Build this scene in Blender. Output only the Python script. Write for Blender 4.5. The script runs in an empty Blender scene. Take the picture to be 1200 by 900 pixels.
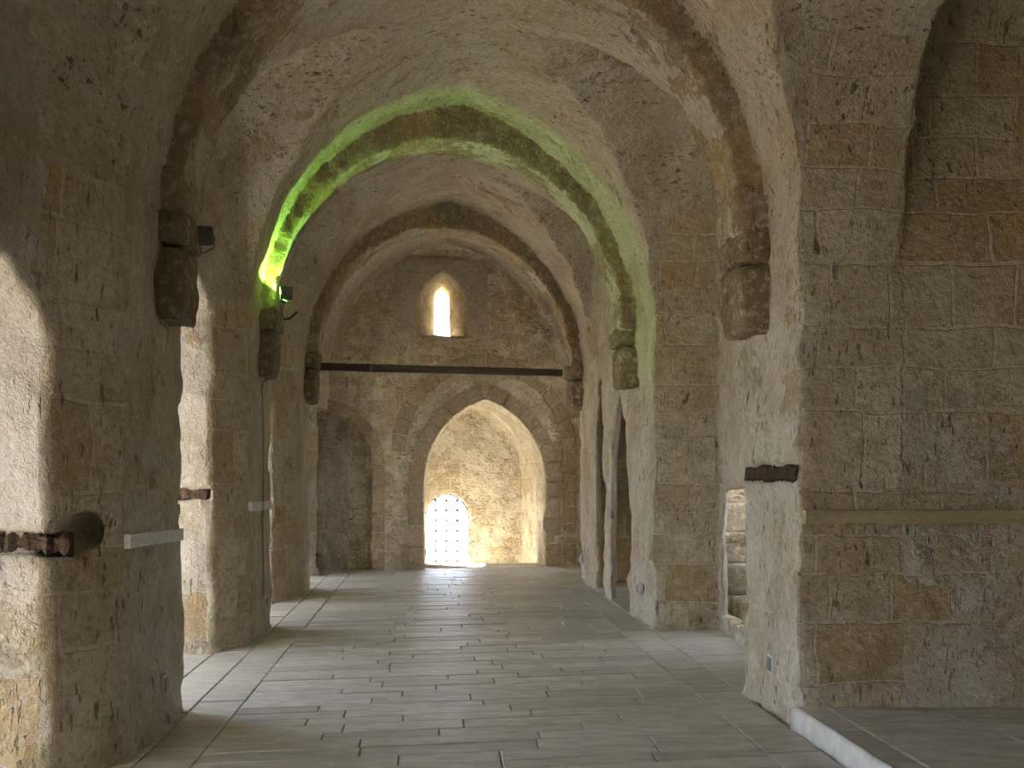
import bpy, bmesh, math, random
import numpy as np
from mathutils import Vector, Matrix

# ------------------------------------------------------------------ camera, sky, lights, exposure
sc = bpy.context.scene
COL = sc.collection
F_PX, EYE = 1300.0, 1.6
cam_d = bpy.data.cameras.new('camera'); cam = bpy.data.objects.new('camera', cam_d); COL.objects.link(cam)
cam.location = (0, 0, EYE); cam.rotation_euler = (math.pi / 2, 0, 0)
cam_d.sensor_width = 36; cam_d.lens = 36 * F_PX / 1200
cam_d.shift_x = 95 / 1200; cam_d.shift_y = 105 / 1200; cam_d.clip_end = 200
sc.camera = cam
sc.view_settings.view_transform = 'Standard'; sc.view_settings.look = 'None'
sc.view_settings.gamma = 1; sc.view_settings.use_curve_mapping = False
sc.view_settings.exposure = 0.14
SKY = 4.2
w = bpy.data.worlds.new('sky'); sc.world = w; w.use_nodes = True
nt = w.node_tree; nt.nodes.clear()
out = nt.nodes.new('ShaderNodeOutputWorld'); bg = nt.nodes.new('ShaderNodeBackground')
tc = nt.nodes.new('ShaderNodeTexCoord'); sp = nt.nodes.new('ShaderNodeSeparateXYZ'); cr = nt.nodes.new('ShaderNodeValToRGB')
mr = nt.nodes.new('ShaderNodeMapRange'); mr.inputs[1].default_value = -1; mr.inputs[2].default_value = 1
nt.links.new(tc.outputs['Generated'], sp.inputs[0]); nt.links.new(sp.outputs['Z'], mr.inputs[0]); nt.links.new(mr.outputs[0], cr.inputs[0])
cr.color_ramp.elements[0].position = 0.46; cr.color_ramp.elements[0].color = (0.42, 0.36, 0.27, 1)   # sunlit ground outside
cr.color_ramp.elements[1].position = 0.54; cr.color_ramp.elements[1].color = (0.82, 0.95, 1.17, 1)
e = cr.color_ramp.elements.new(0.5); e.color = (0.78, 0.8, 0.82, 1)
nt.links.new(cr.outputs[0], bg.inputs[0]); 
sr = nt.nodes.new('ShaderNodeMapRange'); sr.interpolation_type = 'SMOOTHSTEP'      # the sky is brighter on the sun's side
for i_, v_ in enumerate((.1, .95, SKY, SKY * 3.2)): sr.inputs[i_ + 1].default_value = v_
nt.links.new(sp.outputs['Y'], sr.inputs[0]); nt.links.new(sr.outputs[0], bg.inputs[1]); nt.links.new(bg.outputs[0], out.inputs[0])
sun_d = bpy.data.lights.new('sun', 'SUN'); sun_d.energy = 450; sun_d.angle = 0.01; sun_d.color = (1, .97, .92)
sun = bpy.data.objects.new('sun', sun_d); COL.objects.link(sun)
sun.rotation_euler = Vector((.12, -1, -.42)).to_track_quat('-Z', 'Y').to_euler()
# portals: let the sky through the seen and added openings (a sampling aid of the renderer, no light of their own)
def portal(loc, direction, sx, sy):
    d = bpy.data.lights.new('sky_portal', 'AREA'); d.shape = 'RECTANGLE'; d.size = sx; d.size_y = sy; d.cycles.is_portal = True
    o = bpy.data.objects.new('sky_portal', d); COL.objects.link(o); o.location = loc
    o.rotation_euler = Vector(direction).to_track_quat('-Z', 'Y').to_euler(); return o

# ------------------------------------------------------------------ plan of the hall
XL, XR, XO = -1.69, 2.29, -3.25
RINGS = [(7.39, .16), (11.78, .35), (15.9, .45), (3.2, .1), (-1.1, .1)]
RING_HW, RING_XC, RING_ZS, RING_RISE, RING_T = 1.81, .275, 3.2, 1.89, .28
#       left y0,y1, right y0,y1, xmin, xmax
BAYS = [(3.3, 6.2, 2.6, 6.93, -2.1, 5.2), (7.54, 10.4, 8.1, 11.37, -2.1, 2.93), (11.72, 14.25, 12.95, 15.9, -2.1, 2.29),
        (15.4, 17.65, 17.0, 19.3, -2.1, 2.75), (-.8, 2.1, -.8, 1.7, -2.1, 2.93), (-5.0, -2.1, -5, -2.1, -2.1, 2.93)]
#       embrasures y0,y1 (far jamb), spring, rise
EMB = [(3.4, 5.66, 2.2, .75), (7.7, 9.85, 2.95, .6), (11.9, 13.7, 2.6, .6), (15.6, 17.15, 2.8, .6), (-.6, 1.8, 2.7, .8), (-4.8, -2.4, 2.7, .8)]
YEND = lambda x: 18.6 + .28 * x

rng = np.random.default_rng(7)
LAT = rng.random((64, 64, 64)).astype(np.float32)
def vnoise(x, y, z, s):
    x, y, z = x / s + 11.3, y / s + 5.7, z / s + 3.1
    xi, yi, zi = np.floor(x).astype(np.int32), np.floor(y).astype(np.int32), np.floor(z).astype(np.int32)
    fx, fy, fz = x - xi, y - yi, z - zi
    fx = fx * fx * (3 - 2 * fx); fy = fy * fy * (3 - 2 * fy); fz = fz * fz * (3 - 2 * fz)
    x0, y0, z0 = xi & 63, yi & 63, zi & 63; x1, y1, z1 = (xi + 1) & 63, (yi + 1) & 63, (zi + 1) & 63
    a = LAT[x0, y0, z0] * (1 - fx) + LAT[x1, y0, z0] * fx
    b = LAT[x0, y1, z0] * (1 - fx) + LAT[x1, y1, z0] * fx
    c = LAT[x0, y0, z1] * (1 - fx) + LAT[x1, y0, z1] * fx
    d = LAT[x0, y1, z1] * (1 - fx) + LAT[x1, y1, z1] * fx
    a = a * (1 - fy) + b * fy; c = c * (1 - fy) + d * fy
    return (a * (1 - fz) + c * fz) * 2 - 1
def arch2(u, z, hw, zs, rise):
    rise = rise + 0. * hw
    au = np.abs(u); zz = np.maximum(z - zs, 0)
    c = np.maximum((rise * rise - hw * hw) / (2 * hw), 0)
    up = np.where(rise > hw, np.sqrt((au + c) ** 2 + zz * zz) - (hw + c), (np.sqrt((au / hw) ** 2 + (zz / rise) ** 2) - 1) * rise)
    return np.where(z > zs, up, au - hw)
mx = np.maximum; mn = np.minimum
def d_nave(x, y, z):
    return mx(mx(arch2(x - .30, z, 1.99, 3.1, 2.36), y - YEND(x)), -6 - y)
def bay_edges(b, x):
    t = (x - XL) / (XR - XL); y0 = b[0] + (b[2] - b[0]) * t; y1 = b[1] + (b[3] - b[1]) * t
    ch = mx(XL - x, 0)
    tr = np.clip(t, None, 1.0)                      # right of the nave the bay edges run straight
    y0 = np.where(t > 1, b[2], y0); y1 = np.where(t > 1, b[3], y1)
    y0 = np.where(t < 0, b[0], y0); y1 = np.where(t < 0, b[1] - ch * 2.0, y1)
    return y0, y1
def box(x, y, z, x0, x1, y0, y1, z0, z1):
    return mx(mx(mx(x0 - x, x - x1), mx(y0 - y, y - y1)), mx(z0 - z, z - z1))
def d_ring(x, y, z, k):
    yc = RINGS[k][0] + RINGS[k][1] * x
    return mx(mx(np.abs(y - yc) - RING_T, RING_ZS - z), -arch2(x - RING_XC, z, RING_HW, RING_ZS, RING_RISE))
def air(x, y, z):
    d = d_nave(x, y, z)
    for b in BAYS:
        y0, y1 = bay_edges(b, x)
        hw = (y1 - y0) / 2; v = y - (y0 + y1) / 2
        d = mn(d, mx(mx(arch2(v, z, mx(hw, .3), 3.0, 2.34), y - YEND(x)), mx(b[4] - x, x - b[5])))
    for k in range(len(RINGS)):
        d = mx(d, -d_ring(x, y, z, k))
    d = mx(d, -.05 - z)
    for y0, y1, zs, rise in EMB:
        sh = (x + 2.0) * .08
        d = mn(d, mx(mx(arch2(y - (y0 + y1) / 2 - sh, z, (y1 - y0) / 2, zs, rise), mx(-3.6 - x, x + 1.8)), -.05 - z))
    # side room behind the near right pier: raised floor
    d = mx(d, -mx(mx(2.35 - x, z - .08), y - 7.2))
    e = .3 * mx(z - 3.9, 0) ** 2
    d = mn(d, box(x, y, z, 2.96 + e, 5.2, 5, 6.93 + .2 * np.clip((z - 2.9) / .9, 0, 1), 2.9, 5.0))  # step added to the flush wall to make its curved shadow edge
    # low opening and stair room behind the right recess
    d = mn(d, box(x, y - mx(x - 2.93, 0) * 2.8 * (y > 10.5), z, 2.75, 3.2, 9.75, 11.12, .16, 1.46))
    d = mn(d, box(x, y, z, 3.08, 5.0, 9.2, 13.4, -.05, 2.9))
    d = mn(d, box(x, y, z, 4.8, 5.6, 10.2, 13.0, 1.3, 2.7))  # side window out of view, added to light the stair room
    d = mn(d, mx(arch2(y - 18.25, z, .62, 2.9, .7), mx(mx(2.3 - x, x - 6), .4 - z))); d = mn(d, box(x, y, z, 3.25, 7, 17.2, 19.4, .2, 4.2))  # unseen window in the last right bay, added to brighten the end wall
    d = mn(d, box(x, y, z, 3.3, 4.7, 11.2, 13.2, 2.7, 3.4)); d = mn(d, box(x, y, z, 3.25, 6, 10.5, 13.8, 3.3, 6.5))  # skylight and open void above, added unseen to light the steps
    # two pointed doorways in the right wall
    d = mn(d, mx(mx(arch2(np.where(y > 13.5, mx(y - mx(x - 2.31, 0) * 3.5, 13.5), y) - 13.5, z, .62, 1.25, 1.28), mx(2.1 - x, x - 2.6)), -.05 - z))
    d = mn(d, mx(mx(arch2(np.where(y > 15.1, mx(y - mx(x - 2.31, 0) * 3.5, 15.1), y) - 15.1, z, .3, 1.95, .95), mx(2.1 - x, x - 2.6)), -.05 - z))
    d = mn(d, box(x, y, z, 2.44, 3.9, 13.35 - (x - 2.44) * .1, 16.4, -.05, 2.9))
    # end wall: sunken alcove, gate, splayed slit, shallow blind niche
    t = np.clip((y - 18.8) / 2.8, 0, 1)
    xr = 1.98 - .22 * t; xl = -.12 + 0 * t; zs = 1.45
    d = mn(d, mx(mx(arch2(x - (xl + xr) / 2, z, (xr - xl) / 2, zs, 1.42), mx(18.2 - y, y - 21.55)), mx(-.5 - z, np.where((z < 0) & (y < 19.35), 19.35 - y, -1))))
    d = mn(d, mx(mx(arch2(x - .31, z, .44, .72, .5), mx(21.3 - y, y - 23)), -.5 - z))
    s = np.clip((y - 18.7) / 1.3, 0, 1)
    d = mn(d, mx(mx(arch2(x - .2, z - .12 * mx(y - 20, 0), .42 - .27 * s, 4.4 + .35 * s, .6 - .37 * s), mx(18.2 - y, y - 23)), 3.92 + .14 * s + .12 * mx(y - 20, 0) - z))
    d = mn(d, box(x, y, z, -1.5, 2.5, 21.9, 24, 3.6, 5.7)); d = mn(d, box(x, y, z, -1.5, 2.5, 21.95, 24, -.7, 2.6))
    d = mn(d, mx(mx(arch2(x + 1.75, z, .78, 1.75, .88), y - (YEND(x) + .12)), mx(17.5 - y, -.05 - z)))
    # doorway behind the camera, added out of view for fill light
    d = mn(d, mx(mx(arch2(x - .6, z, .8, 1.9, .9), mx(-6.8 - y, y + 5.5)), -.05 - z))
    # old beam sockets and grooves
    d = mn(d, np.sqrt((x + 1.87) ** 2 + ((y - 6.0) * .4) ** 2 + (z - 1.29) ** 2 * .8) - .1); d = mn(d, box(x, y, z, -2.05, -1.86, 5.5, 5.98, 1.16, 1.28))
    d = mn(d, box(x, y, z, -2.9, -1.95, 5.5, 5.78, 1.17, 1.29))
    d = mn(d, box(x, y, z, -2.9, -1.98, 9.7, 9.97, 1.36, 1.46))
    d = mn(d, box(x, y, z, 2.2, 2.36, 7.0, 8.3, 1.55, 1.65))
    return d

def axis(*segs):
    o = []
    for a, b, h in segs:
        n = max(1, round((b - a) / h)); o.append(np.linspace(a, b, n, endpoint=False))
    o.append(np.array([segs[-1][1]])); return np.concatenate(o).astype(np.float32)
gx = axis((-3.5, 3.3, .04), (3.3, 5.5, .08))
gy = axis((-6.9, 5.4, .14), (5.4, 12.6, .04), (12.6, 22.4, .06))
gz = axis((-.62, .06, .06), (.06, 5.8, .04))
NX, NY, NZ = len(gx), len(gy), len(gz)
FLD = np.empty((NX, NY, NZ), np.float32)
def field(x, y, z):
    wx = vnoise(x, y, z, .45) * .022; wz = vnoise(x + 9, y, z, .5) * .02
    near = (vnoise(x, y + 4, z, .13) * .016 + vnoise(x, y, z + 7, .28) * .016 + vnoise(x + 3, y, z, .075) * .009) * (1 + .5 * np.clip(1.3 - z, 0, 1))
    # bedding of the courses: weathered joints a little deeper
    return air(x + wx, y + wz, z + wz * .6) + near + wx * .4
for j0 in range(0, NY, 40):
    X, Y, Z = np.meshgrid(gx, gy[j0:j0 + 40], gz, indexing='ij')
    FLD[:, j0:j0 + 40] = field(X, Y, Z)
def surface_nets(F):
    S = F > 0
    nx, ny, nz = F.shape
    cnt = np.zeros((nx - 1, ny - 1, nz - 1), np.uint8)
    for a in (0, 1):
        for b in (0, 1):
            for c in (0, 1):
                cnt += S[a:nx - 1 + a, b:ny - 1 + b, c:nz - 1 + c]
    cells = np.argwhere((cnt > 0) & (cnt < 8)); idx = np.full(cnt.shape, -1, np.int32)
    I, J, K = cells.T; idx[I, J, K] = np.arange(len(cells))
    P = np.zeros((len(cells), 3)); N = np.zeros(len(cells))
    G = (gx, gy, gz)
    cor = [(a, b, c) for a in (0, 1) for b in (0, 1) for c in (0, 1)]
    for p in cor:
        for ax in range(3):
            if p[ax]: continue
            q = list(p); q[ax] = 1
            f0 = F[I + p[0], J + p[1], K + p[2]]; f1 = F[I + q[0], J + q[1], K + q[2]]
            m = (f0 > 0) != (f1 > 0); t = np.where(m, f0 / np.where(m, f0 - f1, 1), 0)
            base = [gx[I + p[0]], gy[J + p[1]], gz[K + p[2]]]
            nxt = [gx[I + q[0]], gy[J + q[1]], gz[K + q[2]]]
            for k in range(3):
                P[:, k] += np.where(m, base[k] + t * (nxt[k] - base[k]), 0)
            N += m
    P /= N[:, None]
    Q = []
    for ax in range(3):
        sl0 = [slice(1, -1)] * 3; sl1 = [slice(1, -1)] * 3
        sl0[ax] = slice(0, -1); sl1[ax] = slice(1, None)
        A = S[tuple(sl0)]; B = S[tuple(sl1)]
        e = np.argwhere(A != B); off = np.array([1, 1, 1]); off[ax] = 0; e = e + off
        flip = A[A != B]
        u, v = [(1, 2), (2, 0), (0, 1)][ax]
        def at(du, dv):
            c = e.copy(); c[:, u] -= du; c[:, v] -= dv; return idx[c[:, 0], c[:, 1], c[:, 2]]
        q = np.stack([at(1, 1), at(0, 1), at(0, 0), at(1, 0)], 1)
        q[~flip] = q[~flip][:, ::-1]
        Q.append(q)
    return P, np.concatenate(Q)
PV, PQ = surface_nets(FLD)
del FLD
# ------------------------------------------------------------------ node helpers and materials
class NT:
    def __init__(s, name):
        s.m = bpy.data.materials.new(name); s.m.use_nodes = True; s.t = s.m.node_tree
        s.b = s.t.nodes['Principled BSDF']
    def n(s, typ, **kw):
        nd = s.t.nodes.new(typ)
        for k, v in kw.items():
            if k.startswith('i_'): nd.inputs[k[2:].replace('_', ' ')].default_value = v
            else: setattr(nd, k, v)
        return nd
    def l(s, a, b): s.t.links.new(a, b)
    def noise(s, vec, scale, detail=3, rough=.55):
        n = s.n('ShaderNodeTexNoise'); n.inputs['Scale'].default_value = scale; n.inputs['Detail'].default_value = detail
        n.inputs['Roughness'].default_value = rough; s.l(vec, n.inputs['Vector']); return n.outputs['Fac']
    def vscale(s, vec, sc3):
        m = s.n('ShaderNodeMapping'); m.inputs['Scale'].default_value = sc3; s.l(vec, m.inputs['Vector']); return m.outputs[0]
    def rmp(s, fac, a, b, lo=0., hi=1.):
        m = s.n('ShaderNodeMapRange'); m.interpolation_type = 'SMOOTHSTEP'
        for i, v in enumerate((a, b, lo, hi)): m.inputs[i + 1].default_value = v
        s.l(fac, m.inputs[0]); return m.outputs[0]
    def math(s, op, a, b=0.):
        m = s.n('ShaderNodeMath', operation=op)
        for i, v in enumerate((a, b)):
            if isinstance(v, (int, float)): m.inputs[i].default_value = v
            else: s.l(v, m.inputs[i])
        return m.outputs[0]
    def mix(s, fac, a, b, blend='MIX'):
        m = s.n('ShaderNodeMix', data_type='RGBA', blend_type=blend)
        for key, v in (('Factor_Float', fac), ('A_Color', a), ('B_Color', b)):
            inp = next(i for i in m.inputs if i.identifier == key)
            if isinstance(v, (int, float)): inp.default_value = v
            elif isinstance(v, tuple): inp.default_value = (*v, 1)
            else: s.l(v, inp)
        return next(o for o in m.outputs if o.identifier == 'Result_Color')
    def bump(s, h, dist, strength=1., prev=None):
        b = s.n('ShaderNodeBump'); b.inputs['Distance'].default_value = dist; b.inputs['Strength'].default_value = strength
        s.l(h, b.inputs['Height'])
        if prev: s.l(prev, b.inputs['Normal'])
        return b.outputs[0]

def masonry(name, plaster=(.62, .57, .47), s1=(.84, .755, .58), s2=(.58, .485, .33), mortar=(.78, .71, .58), bw=.55, rh=.31, mort=.012, pit=1., bias=0., streak=(1, 1, .32)):
    M = NT(name)
    at = M.n('ShaderNodeAttribute', attribute_name='wuv').outputs['Vector']
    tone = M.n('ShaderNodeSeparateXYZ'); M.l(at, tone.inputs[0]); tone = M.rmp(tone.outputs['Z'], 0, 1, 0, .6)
    zone = M.n('ShaderNodeAttribute', attribute_name='zone').outputs['Fac']
    geo = M.n('ShaderNodeNewGeometry').outputs['Position']
    # wandering joints
    nv = M.n('ShaderNodeTexNoise'); nv.inputs['Scale'].default_value = 2.6; nv.inputs['Detail'].default_value = 3; M.l(geo, nv.inputs['Vector'])
    vm = M.n('ShaderNodeVectorMath', operation='MULTIPLY_ADD'); vm.inputs[1].default_value = (.09, .09, 0)
    M.l(nv.outputs['Color'], vm.inputs[0]); M.l(at, vm.inputs[2])
    vz_ = M.n('ShaderNodeSeparateXYZ'); M.l(vm.outputs[0], vz_.inputs[0])
    nz = M.n('ShaderNodeTexNoise', noise_dimensions='1D'); nz.inputs['Scale'].default_value = 1.1; nz.inputs['Detail'].default_value = 0; M.l(vz_.outputs['Y'], nz.inputs['W'])
    cz_ = M.n('ShaderNodeCombineXYZ'); M.l(vz_.outputs['X'], cz_.inputs[0]); M.l(M.math('ADD', vz_.outputs['Y'], M.math('MULTIPLY', nz.outputs['Fac'], .42)), cz_.inputs[1])
    br = M.n('ShaderNodeTexBrick'); br.offset = .45; br.offset_frequency = 2; br.squash = .7; br.squash_frequency = 3
    br.inputs['Color1'].default_value = (1, 1, 1, 1); br.inputs['Color2'].default_value = (0, 0, 0, 1); br.inputs['Mortar'].default_value = (.5, .5, .5, 1)
    br.inputs['Scale'].default_value = 1; br.inputs['Mortar Size'].default_value = mort; br.inputs['Mortar Smooth'].default_value = .35
    br.inputs['Brick Width'].default_value = bw; br.inputs['Row Height'].default_value = rh
    M.l(cz_.outputs[0], br.inputs['Vector'])
    big = M.noise(geo, .9, 3); mid = M.noise(geo, 4.5, 4, .6); fine = M.noise(geo, 26, 5, .65); vf = M.noise(geo, 90, 3, .6)
    stone = M.mix(br.outputs['Color'], s1, s2)
    stone = M.mix(M.rmp(br.outputs['Color'], .74, .9, 0, .6), stone, (.60, .44, .22))
    stone = M.mix(M.rmp(mid, .4, .72, 0, .5), stone, (.42, .325, .215))
    stone = M.mix(M.rmp(big, .5, .72, 0, .5), stone, (.50, .36, .18))
    jw = M.math('MULTIPLY', br.outputs['Fac'], M.rmp(M.noise(geo, 3.1, 3), .36, .58, .15, .85))
    stone = M.mix(jw, stone, mortar)
    stone = M.mix(M.rmp(M.noise(M.vscale(geo, (1, 1, 2.2)), 7, 6, .7), .5, .72, 0, .6), stone, tuple(c * .52 for c in s2))
    gr = M.noise(M.vscale(geo, (1, 1, 1)), 1.7, 4, .6)
    pl = M.mix(M.rmp(gr, .38, .68), plaster, tuple(c * f for c, f in zip(plaster, (.76, .70, .60))))
    pl = M.mix(M.rmp(mid, .56, .76, 0, .7), pl, s1)
    pl = M.mix(M.rmp(big, .35, .2, 0, .5), pl, tuple(min(1, c * 1.22) for c in plaster))
    # how much of the bare stone shows
    zz = M.math('ADD', zone, M.math('MULTIPLY', M.math('SUBTRACT', mid, .5), 1.5))
    zz = M.math('ADD', zz, M.math('MULTIPLY', M.math('SUBTRACT', fine, .5), .6))
    zz = M.math('ADD', zz, M.math('MULTIPLY', M.math('SUBTRACT', br.outputs['Color'], .5), .35))
    k = M.rmp(zz, .42 + bias, .58 + bias)
    col = M.mix(k, pl, stone)
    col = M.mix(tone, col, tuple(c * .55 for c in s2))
    # pits and tool marks, with the shade in their hollows painted dark
    st = M.vscale(geo, streak)
    p1 = M.rmp(M.noise(st, 17, 3, .55), .64, .69); p2 = M.rmp(M.noise(st, 40, 2, .5), .63, .70)
    dens = M.rmp(M.noise(geo, 2.1, 2), .36, .62)
    pits = M.math('MULTIPLY', M.math('MAXIMUM', p1, M.math('MULTIPLY', p2, .8)), M.math('MULTIPLY', dens, pit))
    col = M.mix(M.math('MULTIPLY', pits, .8), col, (.085, .06, .038))
    col = M.mix(M.rmp(fine, .45, .68, 0, .4), col, (.34, .27, .185))
    col = M.mix(M.rmp(M.noise(geo, 14, 5, .7), .5, .36, 0, .45), col, tuple(min(1, c * 1.25) for c in plaster))
    M.l(col, M.b.inputs['Base Color']); M.b.inputs['Roughness'].default_value = .92; M.b.inputs['Specular IOR Level'].default_value = .15
    rg = M.noise(geo, 11, 6, .72)
    h = M.math('ADD', M.math('MULTIPLY', M.math('MULTIPLY', rg, M.math('ADD', .5, k)), 1.1), M.math('ADD', M.math('MULTIPLY', fine, .5), M.math('MULTIPLY', vf, .2)))
    h = M.math('SUBTRACT', h, M.math('MULTIPLY', pits, .9))
    h = M.math('ADD', h, M.math('MULTIPLY', mid, .9))
    h = M.math('SUBTRACT', h, M.math('MULTIPLY', M.math('MULTIPLY', jw, k), 1.0))
    h = M.math('SUBTRACT', h, M.math('MULTIPLY', k, .25))
    M.l(M.bump(h, .045, .9), M.b.inputs['Normal'])
    return M.m
def plain(name, c1, c2, scale=12, rough=.8, metal=0., bump=.004, stretch=(1, 1, 1)):
    M = NT(name); tcn = M.n('ShaderNodeTexCoord').outputs['Object']
    v = M.vscale(tcn, stretch); n = M.noise(v, scale, 5, .6)
    M.l(M.mix(M.rmp(n, .3, .7), c1, c2), M.b.inputs['Base Color'])
    M.b.inputs['Roughness'].default_value = rough; M.b.inputs['Metallic'].default_value = metal
    M.l(M.bump(n, bump), M.b.inputs['Normal']); return M.m

MAT = dict(
    pier=masonry('plaster_and_ashlar'),
    vault=masonry('vault_plaster', plaster=(.61, .545, .44), s1=(.55, .45, .31), s2=(.42, .33, .225), bw=.6, rh=.16, mort=.02, bias=.1, streak=(.45, 1, 1)),
    ring=masonry('voussoirs', s1=(.44, .35, .22), s2=(.33, .255, .155), mortar=(.42, .35, .25), bw=.62, rh=.34, mort=.012, pit=.8),
    end=masonry('rubble_end_wall', plaster=(.84, .76, .60), s1=(.80, .70, .51), s2=(.68, .57, .40), bw=.38, rh=.16, mort=.012, pit=.8, streak=(.3, 1, 1)),
    reveal=masonry('reveal_limestone', plaster=(.52, .48, .42), s1=(.46, .38, .27), s2=(.36, .28, .19), bw=.8, rh=.42, mort=.005, bias=.12),
)
# ------------------------------------------------------------------ object helpers
def link(name, me, mat=None, parent=None):
    o = bpy.data.objects.new(name, me); COL.objects.link(o)
    if mat: me.materials.append(mat)
    if parent: o.parent = parent
    return o
def tag(o, label, cat, group=None):
    o['label'] = label; o['category'] = cat
    if group: o['group'] = group
    return o
def thing(name, label, cat, loc=(0, 0, 0), group=None):
    o = bpy.data.objects.new(name, None); COL.objects.link(o); o.location = loc; o.empty_display_size = .1
    return tag(o, label, cat, group)
def structure(o): o['kind'] = 'structure'; return o
def bm_obj(name, bm, mat, parent=None, smooth=False):
    me = bpy.data.meshes.new(name); bmesh.ops.recalc_face_normals(bm, faces=bm.faces); bm.to_mesh(me); bm.free()
    if smooth:
        for p in me.polygons: p.use_smooth = True
    o = link(name, me, mat, parent)
    if parent: o.matrix_parent_inverse = Matrix.Translation(-parent.location)
    return o
def add_box(bm, c, s, rot=None):
    r = bmesh.ops.create_cube(bm, size=1)
    m = Matrix.Translation(c) @ (rot or Matrix()) @ Matrix.Diagonal((*s, 1))
    bmesh.ops.transform(bm, matrix=m, verts=r['verts']); return r['verts']
def add_bar(bm, a, b, w, h=None, bevel=0):
    a, b = Vector(a), Vector(b); d = b - a
    r = d.to_track_quat('X', 'Z').to_matrix().to_4x4()
    return add_box(bm, (a + b) / 2, (d.length, w, h or w), r)
def add_tube(bm, pts, r, seg=8):
    pts = [Vector(p) for p in pts]; rings = []
    for i, p in enumerate(pts):
        d = (pts[min(i + 1, len(pts) - 1)] - pts[max(i - 1, 0)]).normalized()
        a = d.orthogonal().normalized() if i == 0 else (rings_a - d * rings_a.dot(d)).normalized()
        rings_a = a; b = d.cross(a)
        rings.append([bm.verts.new(p + (a * math.cos(t) + b * math.sin(t)) * r) for t in [k * 2 * math.pi / seg for k in range(seg)]])
    for i in range(len(rings) - 1):
        for k in range(seg):
            bm.faces.new((rings[i][k], rings[i][(k + 1) % seg], rings[i + 1][(k + 1) % seg], rings[i + 1][k]))
    bm.faces.new(rings[0][::-1]); bm.faces.new(rings[-1])
def rough_block(name, mat, x0, x1, y0, y1, z0, z1, parent=None, rnd=.05, amp=.02, seed=0, cuts=10, round_pow=9, zone=.9, taper=0.):
    """a worn block of stone: super-ellipsoid box with a rough face"""
    bm = bmesh.new(); bmesh.ops.create_cube(bm, size=2)
    bmesh.ops.subdivide_edges(bm, edges=bm.edges, cuts=cuts, use_grid_fill=True)
    V = np.array([v.co[:] for v in bm.verts]); n = (np.abs(V) ** round_pow).sum(1) ** (1 / round_pow)
    V = V / n[:, None]
    V[:, 0] *= 1 - taper * np.clip(-V[:, 2], 0, 1); V[:, 1] *= 1 - taper * .4 * np.clip(-V[:, 2], 0, 1)
    P = np.stack([(x0 + x1) / 2 + V[:, 0] * (x1 - x0) / 2, (y0 + y1) / 2 + V[:, 1] * (y1 - y0) / 2, (z0 + z1) / 2 + V[:, 2] * (z1 - z0) / 2], 1)
    a = vnoise(P[:, 0] + seed, P[:, 1], P[:, 2], .12) * amp + vnoise(P[:, 0], P[:, 1] + seed, P[:, 2], .05) * amp * .5
    U = V / np.linalg.norm(V, axis=1)[:, None]; P += U * a[:, None]
    for v, p in zip(bm.verts, P): v.co = p
    o = bm_obj(name, bm, mat, parent, True); me = o.data
    fl = me.attributes.new('zone', 'FLOAT', 'POINT'); fl.data.foreach_set('value', np.full(len(me.vertices), zone))
    uv = me.attributes.new('wuv', 'FLOAT_VECTOR', 'POINT'); uv.data.foreach_set('vector', (P * 3 + seed).astype(np.float32).ravel())
    return o

# ------------------------------------------------------------------ cut the shell of the hall into its pieces
C = PV[PQ].mean(1)
e1 = PV[PQ[:, 2]] - PV[PQ[:, 0]]; e2 = PV[PQ[:, 3]] - PV[PQ[:, 1]]
Nn = np.cross(e1, e2); Nn /= np.linalg.norm(Nn, axis=1)[:, None] + 1e-9
cx, cy, cz = C.T
lab = np.zeros(len(C), np.int32)         # 0 = ceiling
LAB = {}
def setl(name, mask):
    i = len(LAB) + 1; LAB[name] = i; lab[mask] = i
end = (cy > YEND(cx) - .12)
setl('wall_end', end & (cx > -2.6) & (cx < 2.9))
setl('alcove', (cy > YEND(cx) + .16) & (cz < 3.3) & (cx > -.6))
setl('wall_left', ~end & (cx < -1.99) & (cz < 3.9))
setl('wall_right', ~end & (cx > XR - .15) & (cz < 3.2) & (cy > 7.3))
setl('wall_back', (cy < -5.7))
def side_pier(nm, y0, y1, left):
    if left: m = (cx > -1.99) & (cx < -1.35) & (cy > y0) & (cy < y1) & ((cz < 3.2) | ((np.abs(Nn[:, 1]) > .75) & (cx < -1.45)))
    else: m = (cx > 1.9) & (cx < 2.97) & (cy > y0) & (cy < y1) & ((cz < 3.2) | ((np.abs(Nn[:, 1]) > .75) & (cx > 2.1)))
    setl(nm, m & (cz < 5.6))
side_pier('PA', 5.3, 7.9, True); side_pier('PB', 9.3, 12.1, True); side_pier('PC', 13.3, 15.8, True); side_pier('PZ', 17.0, 19, True)
side_pier('RA', 6.6, 8.4, False); side_pier('RB', 11.1, 13.0, False); side_pier('RC', 15.5, 17.1, False)
side_pier('QA', 1.6, 3.8, True); side_pier('QB', 1.3, 2.9, False)
setl('wall_side_room', (cx > 2.95) & (cy < 7.3) & (cy > 2.2))
ARI = arch2(cx - RING_XC, cz, RING_HW, RING_ZS, RING_RISE)
for k in range(len(RINGS)):
    yc = RINGS[k][0] + RINGS[k][1] * cx
    setl('R%d' % k, (np.abs(cy - yc) < RING_T + .09) & (cz > 3.12) & (cy < 17.8) & (
        ((np.abs(Nn[:, 1]) > .5) & (ARI > -.08) & (d_nave(cx, cy, cz) < .04)) | ((np.abs(ARI) < .07) & (np.abs(cy - yc) < RING_T + .03))))
setl('floor_bed', (Nn[:, 2] > .8) & (cz < .2) & (cy < 19.4)); setl('alcove_floor', (cz < -.42) & (cy > 19))
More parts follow.
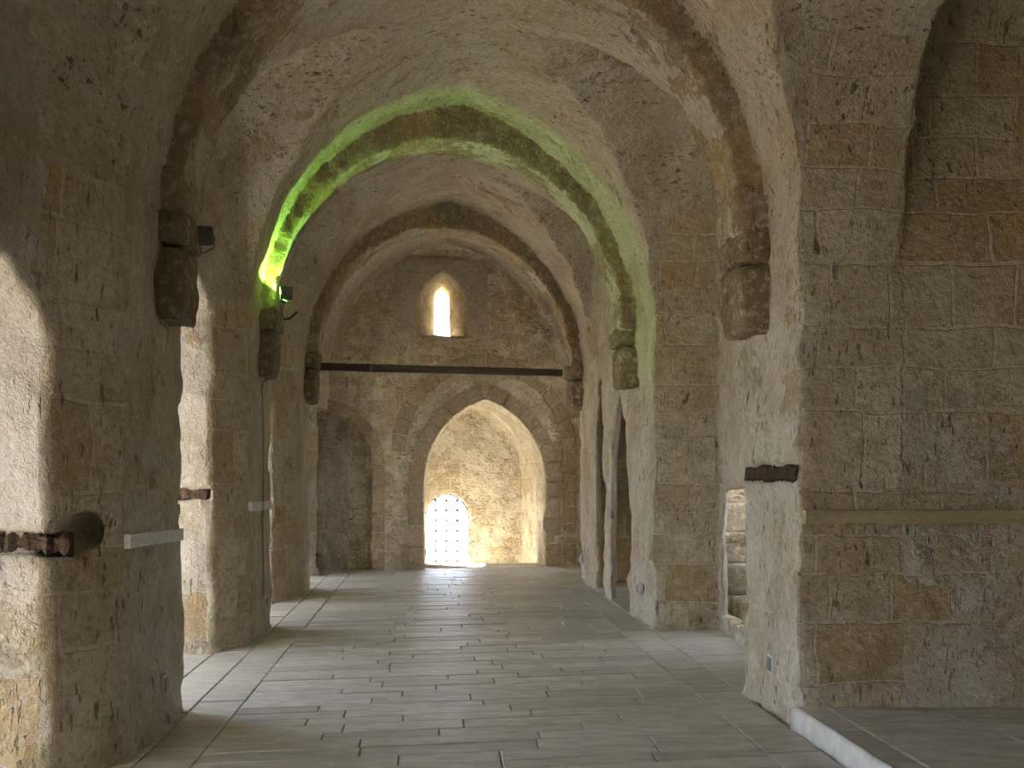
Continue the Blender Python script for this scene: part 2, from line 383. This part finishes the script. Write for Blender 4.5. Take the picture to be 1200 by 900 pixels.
# per vertex coordinates for the courses
vx, vy, vz = PV.T
VN = np.zeros_like(PV)
for k in range(4): np.add.at(VN, PQ[:, k], Nn)
VN /= np.linalg.norm(VN, axis=1)[:, None] + 1e-9
def emit(name, ids, mat, kind='wall', zone=None, parent=None):
    q = PQ[np.isin(lab, [LAB[i] if i else 0 for i in ids])]
    if len(q) == 0: return None
    u, inv = np.unique(q, return_inverse=True); P = PV[u]; N_ = VN[u]; q = inv.reshape(-1, 4)
    me = bpy.data.meshes.new(name)
    me.vertices.add(len(P)); me.vertices.foreach_set('co', P.astype(np.float32).ravel())
    me.loops.add(len(q) * 4); me.loops.foreach_set('vertex_index', q.astype(np.int32).ravel())
    me.polygons.add(len(q)); me.polygons.foreach_set('loop_start', np.arange(0, len(q) * 4, 4)); me.polygons.foreach_set('loop_total', np.full(len(q), 4))
    me.polygons.foreach_set('use_smooth', np.ones(len(q), bool)); me.update(calc_edges=True)
    x, y, z = P.T
    if kind == 'ring':
        ang = np.arctan2(z - RING_ZS, x - RING_XC) * 1.95
        radial = np.hypot(x - RING_XC, z - RING_ZS)
        uv = np.stack([y * .9 + 3 + radial, ang, 0 * x], 1)
    else:
        ax = np.abs(N_[:, 0]) > np.abs(N_[:, 1])
        uu = np.where(ax, y, x + 1.7)
        if kind == 'vault': uv = np.stack([x, y + z, 0 * x], 1)
        else: uv = np.stack([uu, z, 0 * x], 1)
    a = me.attributes.new('wuv', 'FLOAT_VECTOR', 'POINT'); a.data.foreach_set('vector', uv.astype(np.float32).ravel())
    a = me.attributes.new('zone', 'FLOAT', 'POINT'); a.data.foreach_set('value', (zone(x, y, z, N_) + 0 * x).astype(np.float32))
    return link(name, me, mat, parent)
sm = lambda v, a, b: np.clip((v - a) / (b - a), 0, 1) ** 2 * (3 - 2 * np.clip((v - a) / (b - a), 0, 1))
def z_pier(x, y, z, n):
    face = np.abs(n[:, 1]) > np.where(x < 0, .3, .6)                       # faces across the nave show bare courses, long faces are smeared with plaster
    long_ = .22 + .3 * sm(vnoise(x, y, z, .6), .2, .8) - .2 * sm(-z, -1.2, -.3)
    inner = np.where(x < 0, sm(np.abs(x + 1.83), .17, .06), sm(np.abs(x - 2.62), .36, .26))
    return np.where(face, .25 + .75 * inner, long_)
ceil = structure(emit('ceiling', [0], MAT['vault'], 'vault', lambda x, y, z, n: .3 + .25 * vnoise(x, y, z, .8)))
structure(emit('wall_end', ['wall_end'], MAT['end'], 'wall', lambda x, y, z, n: .55 + .3 * vnoise(x, y, z, .5)))
MAT['alcove'] = masonry('pale_alcove_rubble', plaster=(.80, .76, .67), s1=(.76, .70, .58), s2=(.66, .58, .45), mortar=(.74, .68, .58), bw=.38, rh=.17, mort=.012, pit=.7, streak=(.3, 1, 1))
structure(emit('wall_alcove', ['alcove'], MAT['alcove'], 'wall', lambda x, y, z, n: .5 + .3 * vnoise(x, y, z, .5)))
structure(emit('wall_left', ['wall_left'], MAT['reveal'], 'wall', lambda x, y, z, n: .25 + .55 * sm(-z, -1.3, -.4) + .2 * vnoise(x, y, z, .4)))
structure(emit('wall_right', ['wall_right'], MAT['pier'], 'wall', lambda x, y, z, n: .15 + .3 * vnoise(x, y, z, .5)))
structure(emit('wall_back', ['wall_back'], MAT['pier'], 'wall', lambda x, y, z, n: .6))
structure(emit('wall_side_room', ['wall_side_room'], MAT['pier'], 'wall', lambda x, y, z, n: .35 + .5 * sm(z, 1.7, 2.1) + .2 * vnoise(x, y, z, .4)))
o = emit('floor_bed', ['floor_bed', 'alcove_floor'], MAT['end'], 'wall', lambda x, y, z, n: .3); o.name = 'floor_bed'; structure(o)
PIERS = [('PA', 'near left stone pier in shade with a white strip and dark beam hole'), ('PB', 'second left pier with a thin cable running down its plaster'),
         ('PC', 'farthest left pier, just before the iron tie bar'), ('PZ', 'short corner pier at the left end beside the end wall'),
         ('RA', 'large near right pier with pale plaster side beside the raised floor'), ('RB', 'middle right pier showing bare ochre courses on its front'),
         ('RC', 'slim far right pier beside the end wall'), ('QA', 'left pier beside the camera'), ('QB', 'right pier beside the camera')]
for key, lb in PIERS:
    o = emit('stone_pier', [key], MAT['pier'], 'wall', z_pier)
    if o: tag(o, lb, 'pier', 'stone piers along the nave')
ARCH_L = ['nearest stone arch spanning the top of the picture', 'middle stone arch edged with green light', 'farthest stone arch above the dark tie bar',
          'stone arch over the camera', 'stone arch behind the camera']
arches = []
for k, lb in enumerate(ARCH_L):
    t = thing('transverse_arch', lb, 'arch', (RING_XC, RINGS[k][0], 0), 'transverse arches of the vault')
    o = emit('arch_ring', ['R%d' % k], MAT['ring'], 'ring', lambda x, y, z, n: np.where(np.abs(n[:, 1]) > .6, .85, .5) + .25 * vnoise(x, y, z, .4))
    o.parent = t; o.matrix_parent_inverse = Matrix.Translation(-t.location); arches.append(t)
    yl = RINGS[k][0] + RINGS[k][1] * XL; yr = RINGS[k][0] + RINGS[k][1] * XR
    for side, yc in ((-1, yl), (1, yr)):
        xw = XL if side < 0 else XR; xi = RING_XC + side * RING_HW
        a, b = sorted((xw + side * .12, xi + side * .0))
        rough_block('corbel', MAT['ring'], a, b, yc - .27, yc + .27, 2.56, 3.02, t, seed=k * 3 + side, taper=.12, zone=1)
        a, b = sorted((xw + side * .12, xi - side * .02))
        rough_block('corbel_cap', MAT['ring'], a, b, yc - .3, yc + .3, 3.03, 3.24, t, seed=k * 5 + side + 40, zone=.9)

# ------------------------------------------------------------------ floor of long slabs
def floor_mat():
    M = NT('worn_floor_slabs'); geo = M.n('ShaderNodeNewGeometry').outputs['Position']
    c = M.n('ShaderNodeAttribute', attribute_name='tone').outputs['Fac']
    n = M.noise(M.vscale(geo, (1, 2.5, 1)), 5, 5, .6); f = M.noise(geo, 60, 3)
    base = M.mix(c, (.43, .41, .35), (.61, .59, .52)); base = M.mix(M.rmp(n, .35, .7, 0, .45), base, (.30, .27, .215))
    M.l(base, M.b.inputs['Base Color'])
    M.l(M.rmp(n, .3, .7, .34, .62), M.b.inputs['Roughness']); M.b.inputs['Specular IOR Level'].default_value = .45
    M.l(M.bump(M.math('ADD', M.math('MULTIPLY', n, .7), M.math('MULTIPLY', f, .25)), .006), M.b.inputs['Normal']); return M.m
MF = floor_mat()
def slabs(name, rects, zt, mat=MF, seed=1, thick=.05):
    R = random.Random(seed); V = []; Q = []; T = []
    for poly in rects:
        dz = R.uniform(-.004, .003); i = len(V); tone = R.random()
        g = .004; cxx = sum(p[0] for p in poly) / 4; cyy = sum(p[1] for p in poly) / 4
        def ins(p, g): return (p[0] + math.copysign(g, cxx - p[0]), p[1] + math.copysign(g, cyy - p[1]))
        V += [(*ins(p, g + .005), zt + dz) for p in poly] + [(*ins(p, g), zt + dz - .005) for p in poly] + [(*ins(p, g), zt - thick) for p in poly]
        T += [tone] * 12; Q.append((i, i + 1, i + 2, i + 3))
        for a in (0, 4):
            for k in range(4):
                k2 = (k + 1) % 4; Q.append((i + a + 4 + k, i + a + 4 + k2, i + a + k2, i + a + k))
    me = bpy.data.meshes.new(name); me.from_pydata(V, [], Q); me.update()
    a = me.attributes.new('tone', 'FLOAT', 'POINT'); a.data.foreach_set('value', T)
    return structure(link(name, me, mat))
R = random.Random(4); rects = []
SK = .18
def quad(x0, x1, y0, y1): return [(x0, y0 + SK * x0), (x1, y0 + SK * x1), (x1, y1 + SK * x1), (x0, y1 + SK * x0)]
y = -6.5
while y < 19.6:
    h = R.uniform(.17, .24); x = -1.31
    x += 0
    cuts = [-1.31]
    while cuts[-1] < 1.92 - .5: cuts.append(cuts[-1] + R.uniform(.5, 1.15))
    cuts = [c for c in cuts if c < 1.7] + [1.92]
    for a, b in zip(cuts, cuts[1:]): rects.append(quad(a, b, y, y + h))
    y += h
for xa, xb in ((-1.63, -1.31), (-1.94, -1.63), (-2.6, -1.94), (-3.6, -2.6), (1.92, 2.26), (2.26, 2.98)):
    y = -6.5
    while y < 19.8:
        h = R.uniform(.3, .7)
        if not (xa > 2.2 and y < 7.3): rects.append(quad(xa, xb, y, y + h))
        y += h
slabs('floor', rects, 0.0)
rects = []; y = 2.4
while y < 7.2:
    h = R.uniform(.3, .36); x = 2.47 - R.random() * .4
    cuts = [2.47]
    while cuts[-1] < 5.2: cuts.append(cuts[-1] + R.uniform(.5, .9))
    for a, b in zip(cuts, cuts[1:]): rects.append([(a, y), (b, y), (b, y + h), (a, y + h)])
    y += h
y = 2.4
while y < 7.2:
    h = R.uniform(.5, .9); rects.append([(2.3, y), (2.47, y), (2.47, y + h), (2.3, y + h)]); y += h
slabs('floor_side_room', rects, .14)
# white plastered riser of the raised floor
bm = bmesh.new(); n = 40
pv = []
for i in range(n + 1):
    yy = 2.5 + (6.95 - 2.5) * i / n; wv = .008 * math.sin(i * 1.7) + .006 * math.sin(i * .6)
    pv.append([bm.verts.new(p) for p in ((2.265 + wv, yy, -.04), (2.268 + wv, yy, .12 + wv * .3), (2.285 + wv * .5, yy, .139), (2.31, yy, .139), (2.31, yy, -.04))])
for i in range(n):
    for k in range(5): bm.faces.new((pv[i][k], pv[i][(k + 1) % 5], pv[i + 1][(k + 1) % 5], pv[i + 1][k]))
bm.faces.new(pv[0]); bm.faces.new(pv[-1])
structure(bm_obj('trim_1', bm, plain('riser_plaster', (.66, .65, .62), (.55, .53, .49), 9, .9), None, True))

# ------------------------------------------------------------------ end wall dressings: voussoir rings and window surround
MASH = masonry('dressed_ashlar', s1=(.60, .49, .325), s2=(.50, .40, .26), bias=-.6, bw=9, rh=9, mort=.001, pit=.35)
MASH2 = masonry('smooth_grey_block', s1=(.62, .55, .44), s2=(.54, .47, .37), bias=-.6, bw=9, rh=9, mort=.001, pit=.2)
def pathpts(xc, hw, zs, rise, z0, n):
    c = (rise * rise - hw * hw) / (2 * hw); Rr = hw + c; a1 = math.atan2(rise, c); P = []
    for s in (-1, 1):
        seg = []
        for i in range(n + 1):
            a = a1 * i / n; seg.append((xc + s * (Rr * math.cos(a) - c), zs + Rr * math.sin(a), (s * math.cos(a), math.sin(a))))
        P.append(seg)
    return P
def voussoirs(name, xc, hw, wd, zs, rise, z0, n, proud, seed, mat=MASH, depth=.08, skip=None):
    R = random.Random(seed); bm = bmesh.new(); Z = bm.verts.layers.float.new('zone'); U = bm.verts.layers.float_vector.new('wuv')
    def blk(p4, pr):
        vs = []
        for yy in (0, 1):
            for (xx, zz) in p4:
                yf = YEND(xx) - pr if yy == 0 else YEND(xx) + depth
                v = bm.verts.new((xx, yf, zz)); vs.append(v)
        sd = R.uniform(0, 900); tn = R.random() * .55
        for v in vs: v[Z] = 1; v[U] = (sd * 9.3, sd * 9.1, tn)
        f = [bm.faces.new(vs[:4]), bm.faces.new(vs[4:][::-1])] + [bm.faces.new((vs[k], vs[4 + k], vs[4 + (k + 1) % 4], vs[(k + 1) % 4])) for k in range(4)]
        bmesh.ops.recalc_face_normals(bm, faces=f)
        bmesh.ops.bevel(bm, geom=list(f[0].edges), offset=.012, segments=1, affect='EDGES')
    g = .011
    for seg in pathpts(xc, hw, zs, rise, z0, n):
        for a, b in zip(seg, seg[1:]):
            t0, t1 = g / math.hypot(b[0] - a[0], b[1] - a[1]), 0
            ax = a[0] + (b[0] - a[0]) * t0; az = a[1] + (b[1] - a[1]) * t0
            bx = b[0] - (b[0] - a[0]) * t0; bz = b[1] - (b[1] - a[1]) * t0
            if skip and skip(ax, az): continue
            blk([(ax, az), (bx, bz), (bx + b[2][0] * wd, bz + b[2][1] * wd), (ax + a[2][0] * wd, az + a[2][1] * wd)], proud + R.uniform(-.004, .006))
        s = seg[0]; sgn = s[2][0]; z = z0
        while z < zs - .05:
            h = min(R.uniform(.28, .42), zs - z)
            if zs - z - h < .12: h = zs - z
            if not (skip and skip(s[0], z)):
                blk([(s[0], z + g), (s[0] + sgn * wd, z + g), (s[0] + sgn * wd, z + h - g), (s[0], z + h - g)], proud + R.uniform(-.004, .006))
            z += h
    return structure(bm_obj(name, bm, mat))
voussoirs('trim_2', .93, 1.05, .26, 1.45, 1.42, 0, 6, .035, 3)
voussoirs('trim_3', .93, 1.36, .24, 1.95, 1.45, 0, 8, .02, 5, skip=lambda x, z: x < -.3 and z < 1.9)
voussoirs('trim_4', -1.75, .78, .2, 1.75, .88, 0.0, 5, .025, 8, skip=lambda x, z: x < -1.75)
bm = bmesh.new(); Zl = bm.verts.layers.float.new('zone'); Ul = bm.verts.layers.float_vector.new('wuv')
for s_, (xa, xb) in ((-1, (-.6, .197)), (1, (.203, .96))):
    crv = [(a, b) for a, b, _ in pathpts(.2, .42, 4.4, .6, 0, 8)[0 if s_ < 0 else 1]]
    xo = xa if s_ < 0 else xb; xm = .197 if s_ < 0 else .203; top = 5.2
    inn = [(crv[0][0], 3.95)] + crv[:-1] + [(xm, crv[-1][1])]
    ot = [(xo, 3.95), (xo, 4.4), (xo, 4.6), (xo, 4.85), (xo, top)] + [(xo + (xm - xo) * t, top) for t in (.25, .5, .7, .85, 1)]
    mk = lambda L, off: [bm.verts.new((x, YEND(x) + off, z)) for x, z in L]
    fi, fo, bi, bo = mk(inn, -.03), mk(ot, -.03), mk(inn, .1), mk(ot, .1)
    for v in fi + fo + bi + bo: v[Zl] = 1; v[Ul] = (7 + s_ * 930, 411, 0)
    for k in range(len(inn) - 1):
        bm.faces.new((fi[k], fo[k], fo[k + 1], fi[k + 1])); bm.faces.new((fi[k], fi[k + 1], bi[k + 1], bi[k])); bm.faces.new((fo[k], bo[k], bo[k + 1], fo[k + 1]))
    bm.faces.new((fi[0], bi[0], bo[0], fo[0])); bm.faces.new((fi[-1], fo[-1], bo[-1], bi[-1]))
structure(bm_obj('trim_5', bm, MASH2))

# ------------------------------------------------------------------ barred gate at the end of the alcove
MI = plain('dark_iron', (.05, .045, .04), (.1, .085, .07), 30, .55, .6)
gt = thing('iron_gate', 'arched iron lattice gate with studs, daylight behind, in the end alcove', 'gate', (.31, 21.75, -.5))
bm = bmesh.new(); pts = [(.31 + s * .43, 21.75, z) for s, z in ((-1, -.5), (-1, .1), (-1, .7))]
P = pathpts(.31, .43, .72, .48, 0, 8)
pts = [(-.12, 21.75, -.5)] + [(a, 21.75, b) for a, b, _ in P[0]] + [(a, 21.75, b) for a, b, _ in P[1][::-1][1:]] + [(.74, 21.75, -.5)]
add_tube(bm, pts, .015); bm_obj('frame', bm, MI, gt)
def ztop(x):
    u = abs(x - .31); c = (.48 ** 2 - .43 ** 2) / .86; r = .43 + c; return .72 + math.sqrt(max(0, r * r - (u + c) ** 2))
gxs = [.095, .305, .515]; gzs = [1.07, .88, .68, .48, .28, .08, -.12, -.32]
for gx_ in gxs:
    bm = bmesh.new(); add_tube(bm, [(gx_, 21.75, -.5), (gx_, 21.75, ztop(gx_))], .004, 6); bm_obj('upright_bar', bm, MI, gt)
for gz_ in gzs[1:]:
    bm = bmesh.new(); hwz = .43 if gz_ < .72 else max(abs(x_ / 100) for x_ in range(0, 44) if ztop(.31 + x_ / 100) >= gz_)
    add_tube(bm, [(.31 - hwz, 21.765, gz_), (.31 + hwz, 21.765, gz_)], .004, 6); bm_obj('cross_bar', bm, MI, gt)
for gz_ in gzs:
    for gx_ in gxs:
        if gz_ > ztop(gx_) - .04: continue
        bm = bmesh.new(); bmesh.ops.create_icosphere(bm, subdivisions=2, radius=.034, matrix=Matrix.Translation((gx_, 21.74, gz_)))
        bm_obj('stud', bm, MI, gt, True)

# ------------------------------------------------------------------ tie bar below the farthest arch
MW = plain('weathered_timber', (.10, .075, .05), (.045, .035, .025), 8, .85, 0, .01, (1, 6, 6))
tb = thing('tie_bar', 'long dark tie bar spanning below the farthest arch', 'beam', (-1.55, 15.3, 3.07))
bm = bmesh.new()
A = Vector((-1.56, 15.3, 3.075)); B = Vector((1.98, 16.75, 3.12)); L = 18; pr = []
for i in range(L + 1):
    p = A.lerp(B, i / L); rr = random.Random(i); jw = rr.uniform(-.004, .004)
    pr.append([bm.verts.new(p + Vector((0, dy * .045 + jw, dz * .052 + rr.uniform(-.003, .003)))) for dy, dz in ((-1, -1), (-1, 1), (1, 1), (1, -1))])
for i in range(L):
    for k in range(4): bm.faces.new((pr[i][k], pr[i][(k + 1) % 4], pr[i + 1][(k + 1) % 4], pr[i + 1][k]))
bm.faces.new(pr[0]); bm.faces.new(pr[-1]); bm_obj('bar', bm, MW, tb)
bm = bmesh.new(); vs = add_box(bm, A.lerp(B, .2), (.07, .1, .115)); bmesh.ops.bevel(bm, geom=bm.edges[:], offset=.006, segments=2, affect='EDGES')
bm_obj('clamp', bm, plain('dull_metal', (.22, .2, .16), (.14, .13, .1), 20, .6, .3), tb)
for i in range(1):
    bm = bmesh.new()
    for q in range(3): add_box(bm, (-1.68, 15.12 + .01 * q, 2.99 + q * .1), (.28, .3, .085))
    bmesh.ops.bevel(bm, geom=bm.edges[:], offset=.008, segments=2, affect='EDGES')
    bm_obj('bearing_block', bm, plain('grey_old_wood', (.13, .105, .075), (.07, .055, .04), 10, .9, 0, .01, (1, 5, 8)), tb)

# ------------------------------------------------------------------ embedded timber strips and rotten beams
def plank(name, label, a, b, wd, hg, mat, cat='plank', group=None, jit=.004, n=24):
    a, b = Vector(a), Vector(b); bm = bmesh.new(); rr = random.Random(hash(label) % 999); rr = random.Random(len(label)); pr = []
    for i in range(n + 1):
        p = a.lerp(b, i / n); off = [(-.5, -.5), (-.5, .5), (.5, .5), (.5, -.5)]
        d = (b - a).normalized(); side = d.cross(Vector((0, 0, 1))).normalized()
        pr.append([bm.verts.new(p + side * (u * wd + rr.uniform(-jit, jit)) + Vector((0, 0, v * hg + rr.uniform(-jit, jit)))) for u, v in off])
    for i in range(n):
        for k in range(4): bm.faces.new((pr[i][k], pr[i][(k + 1) % 4], pr[i + 1][(k + 1) % 4], pr[i + 1][k]))
    bm.faces.new(pr[0]); bm.faces.new(pr[-1])
    return tag(bm_obj(name, bm, mat), label, cat, group)
MWH = plain('limewashed_wood', (.86, .85, .82), (.68, .67, .63), 14, .85, 0, .004, (6, 1, 6))
MYE = plain('straw_coloured_wood', (.40, .34, .20), (.30, .25, .15), 14, .85, 0, .004, (1, 6, 6))
MRO = plain('rotten_wood', (.10, .06, .035), (.035, .024, .017), 22, .95, 0, .02, (2, 2, 5))
plank('wall_plank', 'whitish plank let into the near left pier', (-1.708, 6.17, 1.222), (-1.708, 7.5, 1.19), .07, .078, MWH, 'plank', 'planks set in the piers', .002)
plank('wall_plank', 'short whitish plank let into the second left pier', (-1.708, 10.4, 1.29), (-1.708, 11.68, 1.27), .07, .085, MWH, 'plank', 'planks set in the piers', .002)
plank('wall_plank', 'straw coloured plank crossing the right side wall above the raised floor', (2.33, 6.93, 1.33), (5.1, 6.93, 1.33), .07, .085, MYE, 'plank', 'planks set in the piers', .002)
plank('rotten_beam', 'rotten rust brown beam in a slot left of the near left pier', (-1.9, 5.86, 1.225), (-3.1, 5.7, 1.25), .12, .1, MRO, 'beam', 'decayed beams in the masonry', .026, 44)
plank('rotten_beam', 'decayed brown beam in the bright jamb before the second left pier', (-2.0, 9.94, 1.41), (-3.1, 9.88, 1.43), .12, .085, MRO, 'beam', 'decayed beams in the masonry', .015, 30)
plank('rotten_beam', 'dark charred beam remains across the pale side of the near right pier', (2.33, 6.98, 1.6), (2.33, 8.12, 1.6), .06, .09, MRO, 'beam', 'decayed beams in the masonry', .018, 60)

# ------------------------------------------------------------------ electrical boxes, cable, floodlights, hook
MBX = plain('box_plastic', (.62, .63, .63), (.55, .56, .57), 10, .4); MBC = plain('cover_grey', (.2, .21, .22), (.15, .16, .17), 10, .4)
def ebox(label, x, yy, z, side):
    t = thing('electrical_box', label, 'socket', (x, yy, z), 'electrical boxes low on the piers')
    bm = bmesh.new(); add_box(bm, (x, yy, z), (.05, .14, .12)); bmesh.ops.bevel(bm, geom=bm.edges[:], offset=.008, segments=2, affect='EDGES'); bm_obj('housing', bm, MBX, t)
    bm = bmesh.new(); add_box(bm, (x - side * .027, yy + .0, z), (.012, .08, .09)); bmesh.ops.bevel(bm, geom=bm.edges[:], offset=.004, segments=1, affect='EDGES'); bm_obj('cover', bm, MBC, t)
for lb, px, py, s in (('small box low on the near left pier', 188, 802, -1), ('small box low on the second left pier at the cable end', 308, 706, -1),
                      ('small grey box low on the near right pier', 908, 778, 1), ('small white box low on the middle right pier', 751, 690, 1), ('tiny box low on the far right wall', 683, 655, 1)):
    xw = XL if s < 0 else XR; yy = xw * F_PX / (px - 505); ebox(lb, xw - s * .012, yy, EYE - (py - 555) * yy / F_PX, s)
MCB = plain('cable_sheath', (.30, .29, .25), (.22, .21, .18), 20, .6)
def pt(px, py, yy): return ((px - 505) * yy / F_PX, yy, EYE - (py - 555) * yy / F_PX)
cb = [(-1.5, 10.93, 3.3), (-1.52, 10.92, 3.05), (-1.52, 10.9, 2.75), (-1.56, 10.88, 2.53), (-1.64, 10.86, 2.5), (-1.665, 10.92, 2.42), (-1.668, 11.0, 2.2)] + [(-1.668 + .004 * math.sin(i), 11.02, 2.1 - i * .2) for i in range(9)] + [(-1.672, 11.03, .38)]
bm = bmesh.new(); add_tube(bm, cb, .009, 6); tag(bm_obj('power_cable', bm, MCB, None, True), 'thin cable from the green lamp down the second left pier', 'cable')
MGL = NT('green_lamp_glass'); MGL.b.inputs['Base Color'].default_value = (.3, .8, .2, 1); MGL.b.inputs['Emission Color'].default_value = (.35, 1, .15, 1); MGL.b.inputs['Emission Strength'].default_value = 6
MDK = plain('lamp_housing_grey', (.09, .09, .08), (.14, .135, .12), 14, .5, .3); MDG = plain('dark_lamp_glass', (.04, .045, .045), (.06, .065, .06), 5, .15)
def flood(label, c, facing, lit, k=1.):
    t = thing('floodlight', label, 'lamp', c, 'floodlights on the arch corbels'); c = Vector(c); r = Vector(facing).to_track_quat('-Y', 'Z').to_matrix().to_4x4()
    bm = bmesh.new(); add_box(bm, c, (.12 * k, .05 * k, .13 * k), r); bmesh.ops.bevel(bm, geom=bm.edges[:], offset=.01, segments=2, affect='EDGES'); bm_obj('housing', bm, MDK, t)
    f = (r @ Vector((0, -1, 0))); f = Vector(f)
    bm = bmesh.new(); add_box(bm, c + f * .027 * k, (.095 * k, .006, .105 * k), r); bm_obj('glass', bm, MGL.m if lit else MDG, t)
    bm = bmesh.new(); up = Vector((0, 0, 1)); rt = r @ Vector((1, 0, 0))
    add_tube(bm, [c + rt * .068, c + rt * .068 - f * .05 - up * .06, c - up * .1 - f * .05, c - rt * .068 - f * .05 - up * .06, c - rt * .068], .006, 6); bm_obj('bracket', bm, MDK, t)
    return t
flood('square dark unlit floodlight beside the near left corbel', (-1.49, 7.28, 3.16), (.3, -1, .1), False)
LAMP = Vector((-1.46, 10.955, 3.36))
gl = flood('small floodlight throwing green light onto the middle arch', LAMP - Vector((0, 0, .06)), (.35, 0, 1), True, .55)
for s_ in (-1, 1):  # plates added to narrow the green beam along the arch
    bm = bmesh.new(); dirx = Vector((1, .35, 0)).normalized(); nrm = Vector((-.35, 1, 0)).normalized() * s_
    p0 = LAMP - Vector((0, 0, .05)) + nrm * .02; p1 = LAMP + Vector((0, 0, .085)) + nrm * .021
    q = [bm.verts.new(p) for p in (p0 - dirx * .03, p0 + dirx * .09, p1 + dirx * .09, p1 - dirx * .03)]
    f = bm.faces.new(q); ex = bmesh.ops.extrude_face_region(bm, geom=[f]); bmesh.ops.translate(bm, vec=nrm * .004, verts=[v for v in ex['geom'] if isinstance(v, bmesh.types.BMVert)])
    bm_obj('added_beam_plate', bm, MDK, gl)
ld = bpy.data.lights.new('green_lamp', 'SPOT'); ld.energy = 80; ld.color = (.38, 1, .12); ld.spot_size = math.radians(170); ld.spot_blend = .3; ld.shadow_soft_size = .004
lo = bpy.data.objects.new('green_lamp', ld); COL.objects.link(lo); lo.location = LAMP; lo.rotation_euler = Vector((.45, 0.02, 1)).to_track_quat('-Z', 'Y').to_euler()
for lb, c in (('thin iron hook sticking out high on the far right wall', pt(693, 345, 16.1)), ('bent wire hook beside the green lamp', pt(352, 372, 11.8))):
    s = 1 if c[0] > 0 else -1; xw = 2.3 if s > 0 else -1.7
    bm = bmesh.new(); add_tube(bm, [(xw, c[1], c[2]), (xw - s * .1, c[1], c[2] - .03), (xw - s * .2, c[1], c[2] - .01), (xw - s * .28, c[1], c[2] + .06)], .012, 6)
    tag(bm_obj('iron_hook', bm, MI, None, True), lb, 'hook')
# ------------------------------------------------------------------ steps glimpsed through the low opening
for i in range(5):
    lb = ['lowest', 'second', 'third', 'fourth', 'topmost'][i] + ' stone step behind the low opening in the right recess'
    tag(rough_block('stone_step', MAT['end'], 3.2, 4.9, 11.6 + i * .33, 11.92 + i * .33, -.04 + i * .32, .3 + i * .32, None, amp=.012, seed=60 + i, round_pow=14, zone=.4), lb, 'step', 'steps beyond the low opening')
# ------------------------------------------------------------------ portals at the openings
for y0, y1, zs, rise in EMB:
    portal((-3.4, (y0 + y1) / 2 - .1, (zs + rise) / 2), (1, 0, 0), zs + rise + .1, y1 - y0 + .1)
portal((.31, 21.97, .35), (0, -1, 0), .95, 1.8); portal((.2, 21.92, 4.75), (0, -1, 0), .45, 1.2)
portal((3.3, 18.25, 2.0), (-1, 0, 0), 3.3, 1.35); portal((4.0, 12.2, 3.25), (0, 0, -1), 1.5, 2.1); portal((5.45, 11.6, 2.0), (-1, 0, 0), 1.5, 2.9); portal((.6, -6.75, 1.4), (0, 1, 0), 1.7, 2.9)
